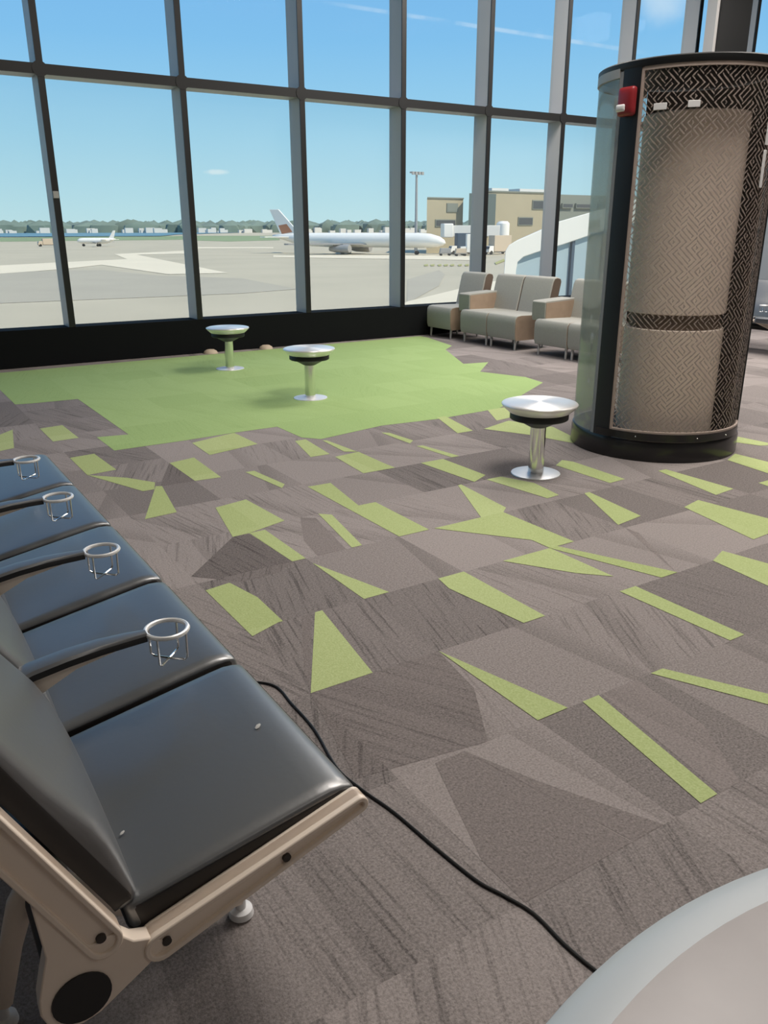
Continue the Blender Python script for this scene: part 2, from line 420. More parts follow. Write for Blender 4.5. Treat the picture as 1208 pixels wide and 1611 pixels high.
DARK = [
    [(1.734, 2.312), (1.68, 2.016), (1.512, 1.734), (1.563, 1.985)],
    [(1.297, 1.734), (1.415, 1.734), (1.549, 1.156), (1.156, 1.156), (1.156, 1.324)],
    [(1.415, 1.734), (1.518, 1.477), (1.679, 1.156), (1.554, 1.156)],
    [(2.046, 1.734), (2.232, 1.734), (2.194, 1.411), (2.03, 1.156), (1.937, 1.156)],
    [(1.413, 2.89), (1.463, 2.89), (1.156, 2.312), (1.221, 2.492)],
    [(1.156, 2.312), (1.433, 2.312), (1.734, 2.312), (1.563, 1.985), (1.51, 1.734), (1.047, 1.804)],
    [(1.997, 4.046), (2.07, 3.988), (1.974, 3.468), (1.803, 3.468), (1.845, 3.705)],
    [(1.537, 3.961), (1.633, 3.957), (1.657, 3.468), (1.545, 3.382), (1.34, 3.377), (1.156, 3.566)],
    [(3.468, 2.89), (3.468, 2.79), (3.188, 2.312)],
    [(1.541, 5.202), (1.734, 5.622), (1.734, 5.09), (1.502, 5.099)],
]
CONCRETE = [
    [(16.6, 143.3), (21.0, 178.8), (26.0, 182.3), (39.7, 192.9), (57.5, 204.7), (66.9, 250.7), (101.4, 282.4), (87.5, 243.9), (70.4, 240.4), (52.1, 128.2), (46.3, 129.7), (42.7, 129.9), (43.6, 173.7), (32.6, 157.8)],
    [(41.1, 62.2), (45.3, 66.7), (60.3, 78.0), (77.0, 89.8), (67.3, 77.3), (49.0, 61.6), (43.5, 59.1)],
    [(99.4, 211.9), (137.4, 184.3), (138.8, 169.9), (121.6, 148.7), (112.2, 165.6), (92.4, 197.0)],
    [(137.4, 292.6), (112.1, 311.9), (120.5, 335.2), (147.6, 314.3)],
]
DARKTAR = [
    [(13.7, 133.0), (21.8, 154.1), (37.9, 151.3), (40.3, 127.0), (48.0, 113.4), (44.6, 88.6), (36.2, 85.8), (8.6, 87.0)],
    [(44.1, 65.0), (66.0, 97.3), (86.4, 117.6), (78.5, 105.2), (61.7, 83.9)],
]
GRASSG = [
    [(62.0, 569.0), (96.9, 884.3), (371.9, 1009.1), (222.1, 603.0)],
    [(201.1, 571.1), (360.2, 1021.7), (445.8, 929.8), (252.4, 526.6), (200.1, 488.9)],
]
MARKS = [
    [(96.6, 136.5), (99.0, 138.6), (94.7, 132.4), (92.5, 130.5)],
    [(97.6, 135.8), (100.1, 137.9), (95.7, 131.7), (93.5, 129.8)],
    [(98.8, 135.0), (101.2, 137.1), (96.8, 130.9), (94.6, 129.0)],
    [(99.8, 134.3), (102.3, 136.3), (97.8, 130.2), (95.5, 128.3)],
    [(100.8, 133.5), (103.3, 135.6), (98.8, 129.5), (96.5, 127.7)],
    [(102.1, 132.7), (104.6, 134.7), (100.0, 128.7), (97.7, 126.8)],
    [(103.2, 131.9), (105.7, 133.9), (101.1, 127.9), (98.8, 126.1)],
    [(114.2, 135.9), (130.7, 152.4), (123.1, 142.9), (108.2, 128.4)],
]

# ================================================================ the setting
WALL_Y = 10.81          # room face of the window wall
SILL_Z, RAIL_Z = .455, 3.337
X0, X1, Y0, CEIL = -7.0, 22.0, -8.0, 6.5
fl = MB(); fl.poly([(X0, Y0), (X1, Y0), (X1, WALL_Y+.3), (X0, WALL_Y+.3)], 0)
fl.mi = 3
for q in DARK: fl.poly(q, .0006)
for i, q in enumerate(GREEN):
    fl.mi = 1 if i == 0 else 2
    fl.poly(q, .0012 + .00002*i)
bmesh.ops.triangulate(fl.bm, faces=fl.bm.faces[:])
struct(fl.build('floor', [M_CARPET, M_GREEN, M_LIME, M_DARKC]))
struct(MB().box(X0-.3, X1+.3, Y0-.3, WALL_Y+.6, CEIL, CEIL+.3).build('ceiling', 'ceiling'))
struct(MB().box(X0-.3, X0, Y0, WALL_Y, 0, CEIL).build('wall_left', 'wall'))
struct(MB().box(X1, X1+.3, Y0, WALL_Y, 0, CEIL).build('wall_right', 'wall'))
struct(MB().box(X0, X1, Y0-.3, Y0, 0, CEIL).build('wall_front', 'wall'))
struct(MB().box(X0, X1, WALL_Y, WALL_Y+.34, 0, SILL_Z).build('wall_back', 'black_matte', bevel=.006))
MX = [-6.01, -4.35, -2.69, -1.03, .65] + [2.31, 3.98, 5.64, 7.29, 8.89, 10.47, 12.01, 13.62] + [15.25, 16.9, 18.55, 20.2, 21.9]
for i, x in enumerate(MX):                       # deep fins with a black cap towards the room
    b = MB().box(x-.075, x-.006, WALL_Y+.016, WALL_Y+.33, SILL_Z, CEIL)
    b.mi = 1; b.box(x-.076, x, WALL_Y-.004, WALL_Y+.016, SILL_Z, CEIL)
    b.prism([(x-.042+.085*math.cos(k*PI/8), RAIL_Z+.085*math.sin(k*PI/8)) for k in range(16)], WALL_Y-.008, WALL_Y+.016, 'y')
    struct(b.build('trim_%d' % (i+1), ['aluminium', 'black']))
n = 0
for xa, xb in zip(MX, MX[1:]):
    n += 1
    b = MB(); b.box(xa, xb-.084, WALL_Y+.02, WALL_Y+.33, RAIL_Z-.05, RAIL_Z+.05)
    b.mi = 1; b.box(xa, xb-.084, WALL_Y-.002, WALL_Y+.02, RAIL_Z-.055, RAIL_Z+.055)
    struct(b.build('trim_%d' % (len(MX)+n), ['aluminium', 'black']))
    struct(MB().box(xa-.008, xb-.073, WALL_Y+.27, WALL_Y+.282, SILL_Z, RAIL_Z-.05).build('window_%d' % (2*n-1), 'pane_glass_low'))
    struct(MB().box(xa-.008, xb-.073, WALL_Y+.27, WALL_Y+.282, RAIL_Z+.05, CEIL).build('window_%d' % (2*n), 'pane_glass'))
b = MB().box(13.36, 13.43, 10.32, 10.52, 0, CEIL); b.mi = 1; b.box(13.43, 14.26, 10.28, 10.56, 0, CEIL)
struct(b.build('trim_%d' % (2*len(MX)), ['aluminium', 'black']))
lt = tag(MB().box(2.236, 2.30, WALL_Y-.020, WALL_Y-.004, 1.96, 2.04).build('window_latch', 'aluminium', bevel=.004), 'small grey latch on the black edge of the leftmost full mullion', 'latch')
for (x, y), lab in (((4.03, 10.74), 'small tan floor cap against the black sill, left of the farthest pedestal table'), ((4.86, 10.74), 'small tan floor cap against the black sill, right of the farthest pedestal table')):
    tag(MB().lathe([(0, .055), (.05, .05), (.085, .03), (.10, 0)], seg=20).build('floor_cap', 'beige', loc=(x, y, .001)), lab, 'floor cap')

# ================================================================ beam bench
PITCH_Y = .645
AL = math.radians(10)
def make_bench(label):
    OX, OY = .124, 1.225
    root = thing('beam_bench', label, 'bench', (OX, OY, 0))
    def L(p): return (p[0]-OX, p[1]-OY, p[2])
    G_ = [PITCH_Y*k for k in range(6)]
    bm_ = MB().tube([(0, -.010, .303), (0, G_[5]+.03, .303)], .048, 24).build('beam', 'black', root)
    MB().tube([(0, -.0255, .303), (0, -.011, .303)], .052, 28).build('end_cap', 'rubber', bm_)
    for k, g in enumerate(G_):
        y0, y1 = (g-.028, g+.016) if k == 0 else ((g-.006, g+.036) if k == 5 else (g-.006, g+.006))
        m = MB()
        hub = [(.150, .405), (.088, .535), (.070, .535), (.078, .42), (.066, .375), (.056, .335), (.054, .30), (.064, .268), (.088, .248), (.12, .241), (.152, .248), (.185, .268), (.245, .304), (.285, .335), (.26, .362), (.225, .375), (.195, .41)]
        hub = [(x-OX, z) for x, z in hub]
        m.prism(hub, y0+.006, y1-.004, 'y')
        rail = [(x-OX, z) for x, z in stadium((.272, .337-(.022 if k else 0)), (.706, .466-(.022 if k else 0)), .032, .019)]
        arm = [(x-OX, z) for x, z in stadium((.174, .402), (-.064, .90), .033, .030)]
        m.prism(rail, y0+.010, y1-.006, 'y'); m.prism(arm, y0+.010, y1-.006, 'y')
        fr = m.build('side_frame', 'cast', root, bevel=.003)
        for nm, outl in (('rail_rim', rail), ('arm_rim', arm)):
            rm = MB(); c = Vector((sum(p[0] for p in outl)/len(outl), sum(p[1] for p in outl)/len(outl)))
            inner = []
            for i, p in enumerate(outl):
                a, b2 = Vector(outl[i-1]), Vector(outl[(i+1) % len(outl)]); t = (b2-a).normalized(); nn = Vector((-t.y, t.x))
                inner.append(Vector(p)+nn*.011)
            V = [[rm.bm.verts.new((q[0], yy, q[1])) for q in ring] for ring, yy in ((outl, y0), (inner, y0), (inner, y1), (outl, y1))]
            N = len(outl)
            for i in range(N):
                j = (i+1) % N
                for a_, b_ in ((0, 1), (1, 2), (2, 3), (3, 0)): rm._face([V[a_][i], V[a_][j], V[b_][j], V[b_][i]])
            rm.build(nm, 'cast', fr, bevel=.0025)
        if k == 0:
            for bx, bz in ((.170, .412), (.283, .340), (.535, .411)):
                MB().tube([(bx-OX, y0+.004, bz), (bx-OX, y0+.012, bz)], .009, 14).build('bolt', 'dark_brown', fr)
    for k in range(5):
        ya = G_[k]+(.019 if k == 0 else .015); yb = G_[k+1]-.015; yc = (ya+yb)/2; hy = (yb-ya)/2
        def seat_fn(p):
            sx = p.x+.253; y = p.y+yc; z = p.z+.032
            drop = .022*max(0, (sx-.43)/.08)**2
            return (.232-OX+sx*math.cos(AL)-z*math.sin(AL), y, .352+sx*math.sin(AL)+z*math.cos(AL)-drop)
        st = MB().rbox((.253, hy, .032), .014, seat_fn, .010, 14).build('seat_cushion', 'leather', root, ang=80)
        # dark boxing band round the cushion below its top edge
        pth = []
        for (cx, cy, a0) in ((.247-.03, hy-.03, 0), (-.247+.03, hy-.03, 90), (-.247+.03, -hy+.03, 180), (.247-.03, -hy+.03, 270)):
            for q in range(0, 91, 18): pth.append((cx+.036*math.cos(math.radians(a0+q)), cy+.030*math.sin(math.radians(a0+q))))
        bd = MB(); ring = []
        for zz, gr in ((-.031, -.004), (-.029, .0020), (.017, .0028), (.023, -.001)):
            ring.append([bd.bm.verts.new(seat_fn(Vector((x+math.copysign(gr, x), y+math.copysign(gr, y), zz)))) for x, y in pth])
        for A, B in zip(ring, ring[1:]):
            for i in range(len(A)): bd._face([A[i], A[(i+1) % len(A)], B[(i+1) % len(A)], B[i]])
        bd.build('boxing_band', 'leather_side', st)
        dv = Vector((-.4165, 0, .909)); nv = Vector((.909, 0, .4165))
        def back_fn(p):
            s = p.x+.29; q = Vector((.205, 0, .392))+dv*s+nv*(p.z+.030)
            q += nv*(.022*math.exp(-((s-.17)/.12)**2)) + Vector((-.05*max(0, s-.38), 0, 0))
            return (q.x-OX, p.y+yc, q.z)
        bk = MB().rbox((.285, hy-.002, .026), .020, back_fn, .018, 14).build('back_cushion', 'leather', root, ang=80)
        pth = []
        for (cx, cy, a0) in ((.25, hy-.035, 0), (-.25, hy-.035, 90), (-.25, -hy+.035, 180), (.25, -hy+.035, 270)):
            for q in range(0, 91, 18): pth.append((cx+.035*math.cos(math.radians(a0+q)), cy+.034*math.sin(math.radians(a0+q))))
        bd = MB(); ring = []
        for zz, gr in ((-.024, .0), (-.024, .0015), (.010, .0025), (.014, .0)):
            ring.append([bd.bm.verts.new(back_fn(Vector((x+math.copysign(gr, x), y+math.copysign(gr, y), zz)))) for x, y in pth])
        for A, B in zip(ring, ring[1:]):
            for i in range(len(A)): bd._face([A[i], A[(i+1) % len(A)], B[(i+1) % len(A)], B[i]])
        bd.build('boxing_band', 'leather_side', bk)
    for k in range(1, 5):
        g = G_[k]
        pts = [(.145, .605, .030), (.20, .622, .032), (.28, .634, .031), (.36, .640, .027), (.43, .640, .021), (.476, .638, .014)]
        ar = MB(); top = []; 
        for x, z, hw in pts: top.append([ar.bm.verts.new((x-OX, g+sy*hw*ff, z+dz)) for sy, ff, dz in ((-1, 1, -.004), (-1, .8, .003), (0, 1, .006), (1, .8, .003), (1, 1, -.004), (1, 1, -.020), (-1, 1, -.020))])
        for A, B in zip(top, top[1:]):
            for q in range(7):
                ar.mi = 1 if q in (4, 5, 6) else 0
                ar._face([A[q], A[(q+1) % 7], B[(q+1) % 7], B[q]])
        ar._face(top[0]); ar._face(top[-1][::-1])
        arm_o = ar.build('armrest', ['leather', 'rubber'], root)
        MB().prism([(x-OX, z) for x, z in ((.10, .575), (.145, .592), (.30, .615), (.45, .622), (.30, .592), (.20, .545), (.155, .50))], g-.010, g+.010, 'y').build('armrest_bracket', 'cast', arm_o, bevel=.002)
        c = Vector((.530-OX, g, .632)); R_ = .053
        cu = MB().tube([(c.x+R_*math.cos(a*PI/16), c.y+R_*math.sin(a*PI/16), c.z) for a in range(32)], .0062, 8, closed=True).build('cup_holder', 'satin', root)
        wr = MB()
        for a in (45, 135, 225, 315):
            ca, sa = math.cos(math.radians(a)), math.sin(math.radians(a))
            wr.tube([(c.x+R_*ca, c.y+R_*sa, c.z), (c.x+R_*.97*ca, c.y+R_*.97*sa, c.z-.075), (c.x+R_*.8*ca, c.y+R_*.8*sa, c.z-.082), (c.x, c.y, c.z-.083)], .0030, 6)
        wr.build('wire_basket', 'chrome', cu)
    for g in (.28, G_[5]-.28):
        lg = MB().tube([(0, g, .303), (-.03, g, .33), (-.055, g, .29), (-.085, g, .20), (-.120, g, .06)], [.05, .034, .028, .024, .02], 12).build('leg', 'cast', root)
        MB().lathe([(0, .055), (.012, .055), (.012, .024), (.026, .02), (.028, .006), (.022, 0), (0, 0)], (-.124, g, 0), 20).build('foot_glide', 'white', lg)
        lg = MB().tube([(0, g, .295), (.10, g, .225), (.25, g, .115), (.36, g, .072), (.416, g, .058)], [.045, .034, .028, .024, .02], 12).build('leg', 'cast', root)
        MB().lathe([(0, .066), (.013, .066), (.013, .026), (.028, .022), (.031, .006), (.025, 0), (0, 0)], (.416, g, 0), 20).build('foot_glide', 'white', lg)
    return root
bench = make_bench('row of five dark leather beam seats with chrome cup rings along the left edge')
b2 = copy_tree(bench); b2['label'] = 'dark beam seating just right of the cylindrical kiosk, cut off by the photo edge'
for sx, sy, q in ((.16, .31, .011), (-.20, .20, .007)):
    m = MB(); m.ball((0, 0, 0), (q, q*.55, .0012), 1); o_ = m.build('scuff', 'spec_white', [c for c in bench.children if c.name == 'seat_cushion'][0]); o_.location = (.232-.124+(sx+.253)*math.cos(AL)-.074*math.sin(AL), sy, .352+(sx+.253)*math.sin(AL)+.074*math.cos(AL)); o_.rotation_euler = (0, -AL, .6)
b2.location = (10.72, 7.95, 0); b2.rotation_euler = (0, 0, PI)

cord = [(.72, 2.62, .006), (.96, 2.52, .005), (1.062, 2.429, .005), (1.064, 2.276, .005), (1.058, 2.096, .005), (1.021, 1.877, .005), (1.033, 1.743, .005), (1.059, 1.608, .005), (1.078, 1.416, .005), (1.097, 1.274, .005), (1.122, 1.202, .005), (1.148, 1.114, .005), (1.147, 1.003, .005), (1.156, .911, .005), (1.18, .78, .005), (1.15, .55, .005), (1.0, .30, .005)]
def catmull(P, n=6):
    P = [Vector(p) for p in P]; out = []
    for i in range(len(P)-1):
        a, b_, c, d = P[max(0, i-1)], P[i], P[i+1], P[min(len(P)-1, i+2)]
        for k in range(n):
            t = k/n; out.append(.5*((2*b_)+(c-a)*t+(2*a-5*b_+4*c-d)*t*t+(3*b_-a-3*c+d)*t**3))
    return out+[P[-1]]
tag(MB().tube(catmull(cord), .0042, 8).build('power_cord', 'cable'), 'thin black cord trailing over the carpet from under the beam seats', 'cord')

# ================================================================ pedestal tables
def make_table(label, loc):
    root = thing('pedestal_table', label, 'table', loc, 0, 'low steel pedestal tables')
    MB().lathe([(0, .506), (.19, .504), (.235, .501), (.252, .496), (.257, .489), (.254, .481), (.235, .462), (.205, .436), (.19, .430), (0, .430)], seg=72).build('table_top', 'spun_steel', root, ang=60)
    m = MB().lathe([(0, .432), (.196, .432), (.198, .428), (.197, .392), (.19, .386), (.14, .376), (.07, .338), (.054, .33), (0, .33)], seg=48)
    m.build('under_plate', 'black', root)
    MB().lathe([(0, .345), (.053, .345), (.053, .008), (0, .008)], seg=32).build('post', 'chrome', root)
    MB().lathe([(0, .012), (.06, .012), (.155, .009), (.168, .006), (.170, 0), (0, 0)], seg=56).build('base_plate', 'satin', root)
    return root
t1 = make_table('low round steel pedestal table standing nearest the kiosk on patterned carpet', (3.785, 3.975, .0015))
for loc, lab in (((3.722, 7.206, .0015), 'low round steel pedestal table in the middle of the green carpet'), ((3.746, 9.36, .0015), 'low round steel pedestal table farthest back, by the black window sill')):
    c = copy_tree(t1); c.location = loc; c['label'] = lab

# large table the camera stands at
tr_ = thing('round_table', 'large glossy pinkish grey round table top in the lower right corner', 'table', (.54, -.32, 0))
MB().lathe([(0, 1.004), (.40, 1.004), (.60, 1.003), (.637, 1.000)], seg=128).lathe([(0, .972), (.62, .972)], seg=128).build('table_top', 'laminate', tr_)
MB().lathe([(.630, 1.0000), (.640, .9995), (.664, .994), (.680, .985), (.685, .974), (.681, .962), (.64, .957), (.61, .962)], seg=128).build('table_edge', 'rim_sky_tint', tr_, ang=60)
MB().lathe([(0, .972), (.09, .972), (.05, .93), (.045, .04), (0, .04)], seg=40).build('post', 'chrome', tr_)
MB().lathe([(0, .04), (.08, .038), (.30, .02), (.32, 0), (0, 0)], seg=56).build('base_plate', 'chrome', tr_)

# ================================================================ cylindrical kiosk
KC = Vector((5.157, 4.132)); az = math.atan2(-KC.y, -KC.x)
k = thing('display_kiosk', 'tall cylindrical black framed kiosk with woven screen and clear curved side', 'kiosk', (KC.x, KC.y, 0), az)
ring = MB().lathe([(0, 0), (.622, 0), (.625, .01), (.625, .128), (.618, .15), (.57, .155), (.56, .150), (0, .150)], seg=96).build('base_ring', 'black_gloss', k)
MB().shell(.610, .624, -40, 75, .155, .208).build('kick_rail', 'black_gloss', k)
for a in (-10, 30, 55):
    p_ = (.626*math.cos(math.radians(a)), .626*math.sin(math.radians(a)))
    MB().ball((p_[0], p_[1], .182), (.006, .006, .006)).build('rail_screw', 'chrome', ring)
tp = MB().lathe([(0, 2.585), (.60, 2.585), (.618, 2.588), (.622, 2.60), (.622, 2.628), (.612, 2.636), (0, 2.636)], seg=96).build('top_ring', 'black', k)
MB().shell(.575, .618, -42.5, -29.5, .14, 2.59, 12).build('black_post', 'black', k)
MB().shell(.600, .616, -46, -43, .15, 2.58, 4).build('metal_edge', 'grey', k)
MB().shell(.575, .618, 92, 102, .14, 2.59, 12).build('black_post', 'black', k)
scr = MB().shell(.600, .604, -28.5, 91, .215, 2.575, 64).build('woven_screen', 'screen', k)
fr = MB().shell(.596, .612, -29.5, -27.8, .205, 2.585, 3).shell(.596, .612, -28, 91, 2.565, 2.587).shell(.596, .612, -28, 91, .205, .222).build('screen_frame', 'mat_frame', k)
MB().shell(.606, .612, -150, -45.5, .16, 2.56, 48).build('acrylic_panel', 'acrylic', k)
MB().shell(.600, .622, -150, -46, 2.545, 2.60, 48).build('acrylic_cap', 'aluminium', k)
MB().shell(.55, .56, 84, 212, .15, 2.58, 48).build('back_panel', 'panel_brown', k)
dc = (.02, .07, 0)
dr = MB().lathe([(0, .93+.09), (.350, .93+.09), (.355, 1.025), (.355, 2.345), (.350, 2.35), (0, 2.35)], dc, 64).build('inner_drum', 'drum', k)
MB().lathe([(0, .15), (.355, .15), (.355, .908), (.350, .912), (0, .912)], dc, 64).build('inner_drum', 'drum', k)
MB().lathe([(.325, .912), (.325, 1.02)], dc, 64).build('drum_joint', 'sofa_back', k)
for a0, a1, z0, z1 in ((-20, -12, 2.325, 2.365), (0, 7, 2.33, 2.37), (56, 60.5, 2.12, 2.37), (56, 59, 1.86, 2.09)):  # white pieces added in place of bright light showing round the drum
    MB().shell(.6045, .611, a0, a1, z0, z1, 6).build('light_leak', 'white', scr, bevel=.002)
# fire alarm strobe fixed to the black post
sa = math.radians(-36)
st = thing('alarm_strobe', 'red fire alarm strobe with white lens high on the kiosk post', 'alarm', (KC.x+.622*math.cos(az+sa), KC.y+.622*math.sin(az+sa), 2.39), az+sa)
MB().rbox((.088, .066, .024), .022, lambda p: (p.z+.022, p.y, p.x), .012, 8).build('housing', 'red', st, ang=80)
MB().rbox((.022, .036, .012), .010, lambda p: (p.z+.052, p.y-.022, p.x-.038), .006, 6).build('strobe_lens', 'white', st, ang=80)

# ================================================================ lounge seating along the windows
def lounge(label, y1, seats, arm):
    """seats run from y1 towards -y; faces -x"""
    root = thing('lounge_seat', label, 'lounge seat', (7.655, y1, 0), 0, 'pale lounge seats by the windows')
    W = .625
    y = 0
    for i in range(seats):
        a, b = y-W+.008, y-.004
        prof = [(.02, .14), (.0, .20), (-.005, .36), (.0, .43), (.03, .468), (.10, .478), (.60, .47), (.66, .46), (.66, .14)]
        s = MB().prism(prof, a, b, 'y').build('seat', 'sofa', root, bevel=.012)
        MB().prism([(x*1.0+.004, z-.004) for x, z in prof], a-.006, a, 'y').build('side_panel', 'sofa_side', s)
        bp = [(.50, .45), (.56, .47), (.66, .90), (.69, .955), (.74, .97), (.80, .955), (.83, .90), (.72, .40), (.60, .38)]
        bk = MB().prism(bp, a+.006, b-.006, 'y').build('backrest', 'sofa', root, bevel=.014)
        MB().prism([(.575, .475), (.675, .90), (.70, .945), (.74, .955), (.80, .94), (.815, .90), (.71, .42), (.60, .42)], a-.003, a+.006, 'y').build('back_side', 'sofa_back', bk)
        for lx in (.06, .58):
            for ly in (a+.05, b-.05):
                MB().tube([(lx, ly, .145), (lx-.01, ly, 0)], [.019, .014], 10).build('leg', 'aluminium', root)
        y -= W
    if arm:
        am = MB().prism([(.10, .44), (.085, .50), (.085, .685), (.11, .70), (.62, .725), (.62, .44)], .0-.10, .155, 'y').build('armrest', 'sofa', root, bevel=.008)
        MB().prism([(.10, .48), (.10, .675), (.60, .70), (.60, .46)], -.106, -.10, 'y').build('arm_panel', 'sofa_side', am)
    return root
lounge('pale grey armless lounge seat farthest back, against the black sill', 10.72, 1, False)
lounge('pale grey two-seat lounge sofa with tan-sided armrest, middle of the window row', 9.86, 2, True)
lounge('pale grey lounge sofa with tan-sided armrest, partly hidden behind the kiosk', 8.24, 2, True)

# ================================================================ outside, five metres lower
GZ = -5.0
g = MB(); g.poly([(-3500, 12), (9000, 12), (9000, 9000), (-3500, 9000)], GZ)
for i, (lst) in enumerate((DARKTAR, CONCRETE, GRASSG, MARKS)):
    g.mi = i+1
    for j, q in enumerate(lst): g.poly(q, GZ+.03+.02*i+.004*j)
bmesh.ops.triangulate(g.bm, faces=g.bm.faces[:])
struct(g.build('ground', ['tarmac', 'dark_tarmac', 'concrete', 'verge', 'marking']))
s_ = MB(); s_.poly([(-3000, 1150), (300, 930), (430, 1250), (2600, 5200), (2600, 8000), (-3000, 8000)], GZ+.6)
tag(s_.build('sea', 'sea'), 'teal water of the bay beyond the runway', 'sea', kind='structure')
tr = MB(); hs = MB()
for i in range(760):
    a = math.radians(random.uniform(-12, 74)); d = random.uniform(2300, 2700)
    x, y = d*math.sin(a), d*math.cos(a); h = random.uniform(17, 24)
    tr.ball((x, y, GZ+h*.45), (random.uniform(20, 55), random.uniform(12, 25), h), 1)
for i in range(170):
    a = math.radians(random.uniform(-8, 60)); d = random.uniform(2120, 2200); x, y = d*math.sin(a), d*math.cos(a)
    w_ = random.uniform(5, 11); h = random.uniform(5, 13); hs.box(x-w_, x+w_, y-4, y+4, GZ, GZ+h)
tag(tr.build('tree_line', 'trees'), 'band of dark green trees along the far shore', 'trees', kind='stuff')
tag(hs.build('shore_houses', 'house'), 'scatter of pale houses among trees on the far shore', 'houses', kind='stuff')

# big airliner
def make_airliner(name, label, tail, nose, rad, cz, fin_top, engines_under=True, orange=True):
    t_, n_ = Vector(tail), Vector(nose); d = n_-t_; Ln = d.length
    root = thing(name, label, 'airplane', (t_.x, t_.y, GZ+.1), math.atan2(d.y, d.x))
    prof = [(0, .55), (.02, .52), (.06, .44), (.14, .22), (.24, .04), (.34, 0), (.86, 0), (.92, -.04), (.965, -.16), (.99, -.28), (1, -.34)]
    rr = [.10, .24, .42, .74, .95, 1, 1, .93, .70, .38, .06]
    MB().tube([(f*Ln, 0, cz+rad*o) for f, o in prof], [q*rad for q in rr], 20).build('fuselage', 'plane_white', root, ang=70)
    fz = cz+rad*.75; H = fin_top-fz
    fin = MB().prism([(.055*Ln, fz-.2), (.20*Ln, fz+.15*rad), (.165*Ln, fz+.10*H), (.045*Ln, fin_top), (-.012*Ln, fin_top)], -.22, .22, 'y').build('tail_fin', 'plane_white', root, bevel=.08)
    if orange: MB().prism([(.062*Ln, fz+.02*H), (.13*Ln, fz+.10*H), (.095*Ln, fz+.42*H), (.042*Ln, fz+.36*H)], -.26, .26, 'y').build('tail_marking', 'plane_orange', fin)
    for s in (-1, 1):
        MB().prism([(.13*Ln, s*rad*.3), (.05*Ln, s*rad*.3), (.0*Ln, s*rad*3.2), (.035*Ln, s*rad*3.3)], cz+rad*.35, cz+rad*.48).build('tailplane', 'plane_white', root)
        MB().prism([(.60*Ln, s*rad*.6), (.40*Ln, s*rad*.6), (.375*Ln, s*rad*2.6), (.27*Ln, s*rad*8.0), (.30*Ln, s*rad*8.2), (.49*Ln, s*rad*2.8)], cz-rad*.62, cz-rad*.42).build('wing', 'plane_grey', root)
        if engines_under:
            e = MB().tube([(.42*Ln, s*rad*2.9, cz-rad*1.2), (.45*Ln, s*rad*2.9, cz-rad*1.2), (.52*Ln, s*rad*2.9, cz-rad*1.15), (.535*Ln, s*rad*2.9, cz-rad*1.15)], [.3*rad, .48*rad, .60*rad, .54*rad], 16).build('engine', 'plane_grey', root, ang=60)
            MB().box(.44*Ln, .50*Ln, s*rad*2.9-.15, s*rad*2.9+.15, cz-rad*.8, cz-rad*.5).build('pylon', 'plane_grey', e)
        else:
            MB().tube([(.20*Ln, s*rad*1.35, cz+.4*rad), (.26*Ln, s*rad*1.35, cz+.4*rad), (.33*Ln, s*rad*1.35, cz+.4*rad)], [.25*rad, .42*rad, .36*rad], 14).build('engine', 'plane_white', root, ang=60)
    for fx, fy in ((.85, 0), (.45, rad*.9), (.45, -rad*.9)):
        gr = MB().tube([(fx*Ln, fy, cz-rad*.7), (fx*Ln, fy, .5)], .14, 8).build('landing_gear', 'plane_grey', root)
        MB().tube([(fx*Ln, fy-.45, .5), (fx*Ln, fy+.45, .5)], .5, 16).build('wheel', 'tyre', gr)
    return root
make_airliner('airliner', 'large white airliner parked on the apron with orange mark on its fin', (110.6, 235.5), (137.4, 184.3), 1.95, 3.75, 12.3)
make_airliner('business_jet', 'small white jet far out on the tarmac, left of the airliner', (99.4, 368.2), (86.0, 378.6), 1.15, 2.3, 6.4, False, False)

# vehicles
def box_truck(name, label, loc, rz, L_, H, body, cab, group=None):
    r = thing(name, label, 'truck', loc, rz, group)
    MB().box(-L_/2, L_/2-1.9, -1.2, 1.2, .75, H).build('cargo_box', body, r, bevel=.06)
    c = MB().prism([(L_/2-1.8, .55), (L_/2, .55), (L_/2, 1.35), (L_/2-.35, 2.2), (L_/2-1.8, 2.25)], -1.1, 1.1, 'y').build('cab', cab, r, bevel=.05)
    MB().prism([(L_/2-.05, 1.4), (L_/2+.02, 1.38), (L_/2-.31, 2.15), (L_/2-.38, 2.15)], -1.0, 1.0, 'y').build('windscreen', 'dark_glass', c)
    MB().box(-L_/2, L_/2-.2, -.9, .9, .5, .75).build('chassis', 'plane_grey', r)
    for wx in (-L_/2+1.0, L_/2-.9):
        for wy in (-1.0, 1.0): MB().tube([(wx, wy-.16, .5), (wx, wy+.16, .5)], .5, 16).build('wheel', 'tyre', r)
    return r
box_truck('service_truck', 'tall dark blue service truck in front of the tan building', (146.5, 189.5, GZ+.1), math.radians(165), 6.5, 5.6, 'navy', 'plane_white')
box_truck('service_truck', 'white catering truck right of the airliner nose, before the tan building', (143.5, 180.5, GZ+.1), math.radians(150), 7.0, 5.4, 'plane_white', 'plane_white')
box_truck('service_truck', 'beige cargo truck under the boarding bridge end, above the middle lounge sofa', (154.5, 183.0, GZ+.1), math.radians(185), 8.5, 5.0, 'beige', 'plane_white')
box_truck('service_truck', 'tiny cream truck far out on the tarmac left of the small jet', (75.2, 386.0, GZ+.1), math.radians(180), 8.0, 3.2, 'beige', 'beige')
box_truck('service_truck', 'pale grey cargo truck behind the lounge sofas, below the tan building', (166.0, 178.5, GZ+.1), math.radians(160), 7.0, 4.4, 'plane_white', 'plane_grey')
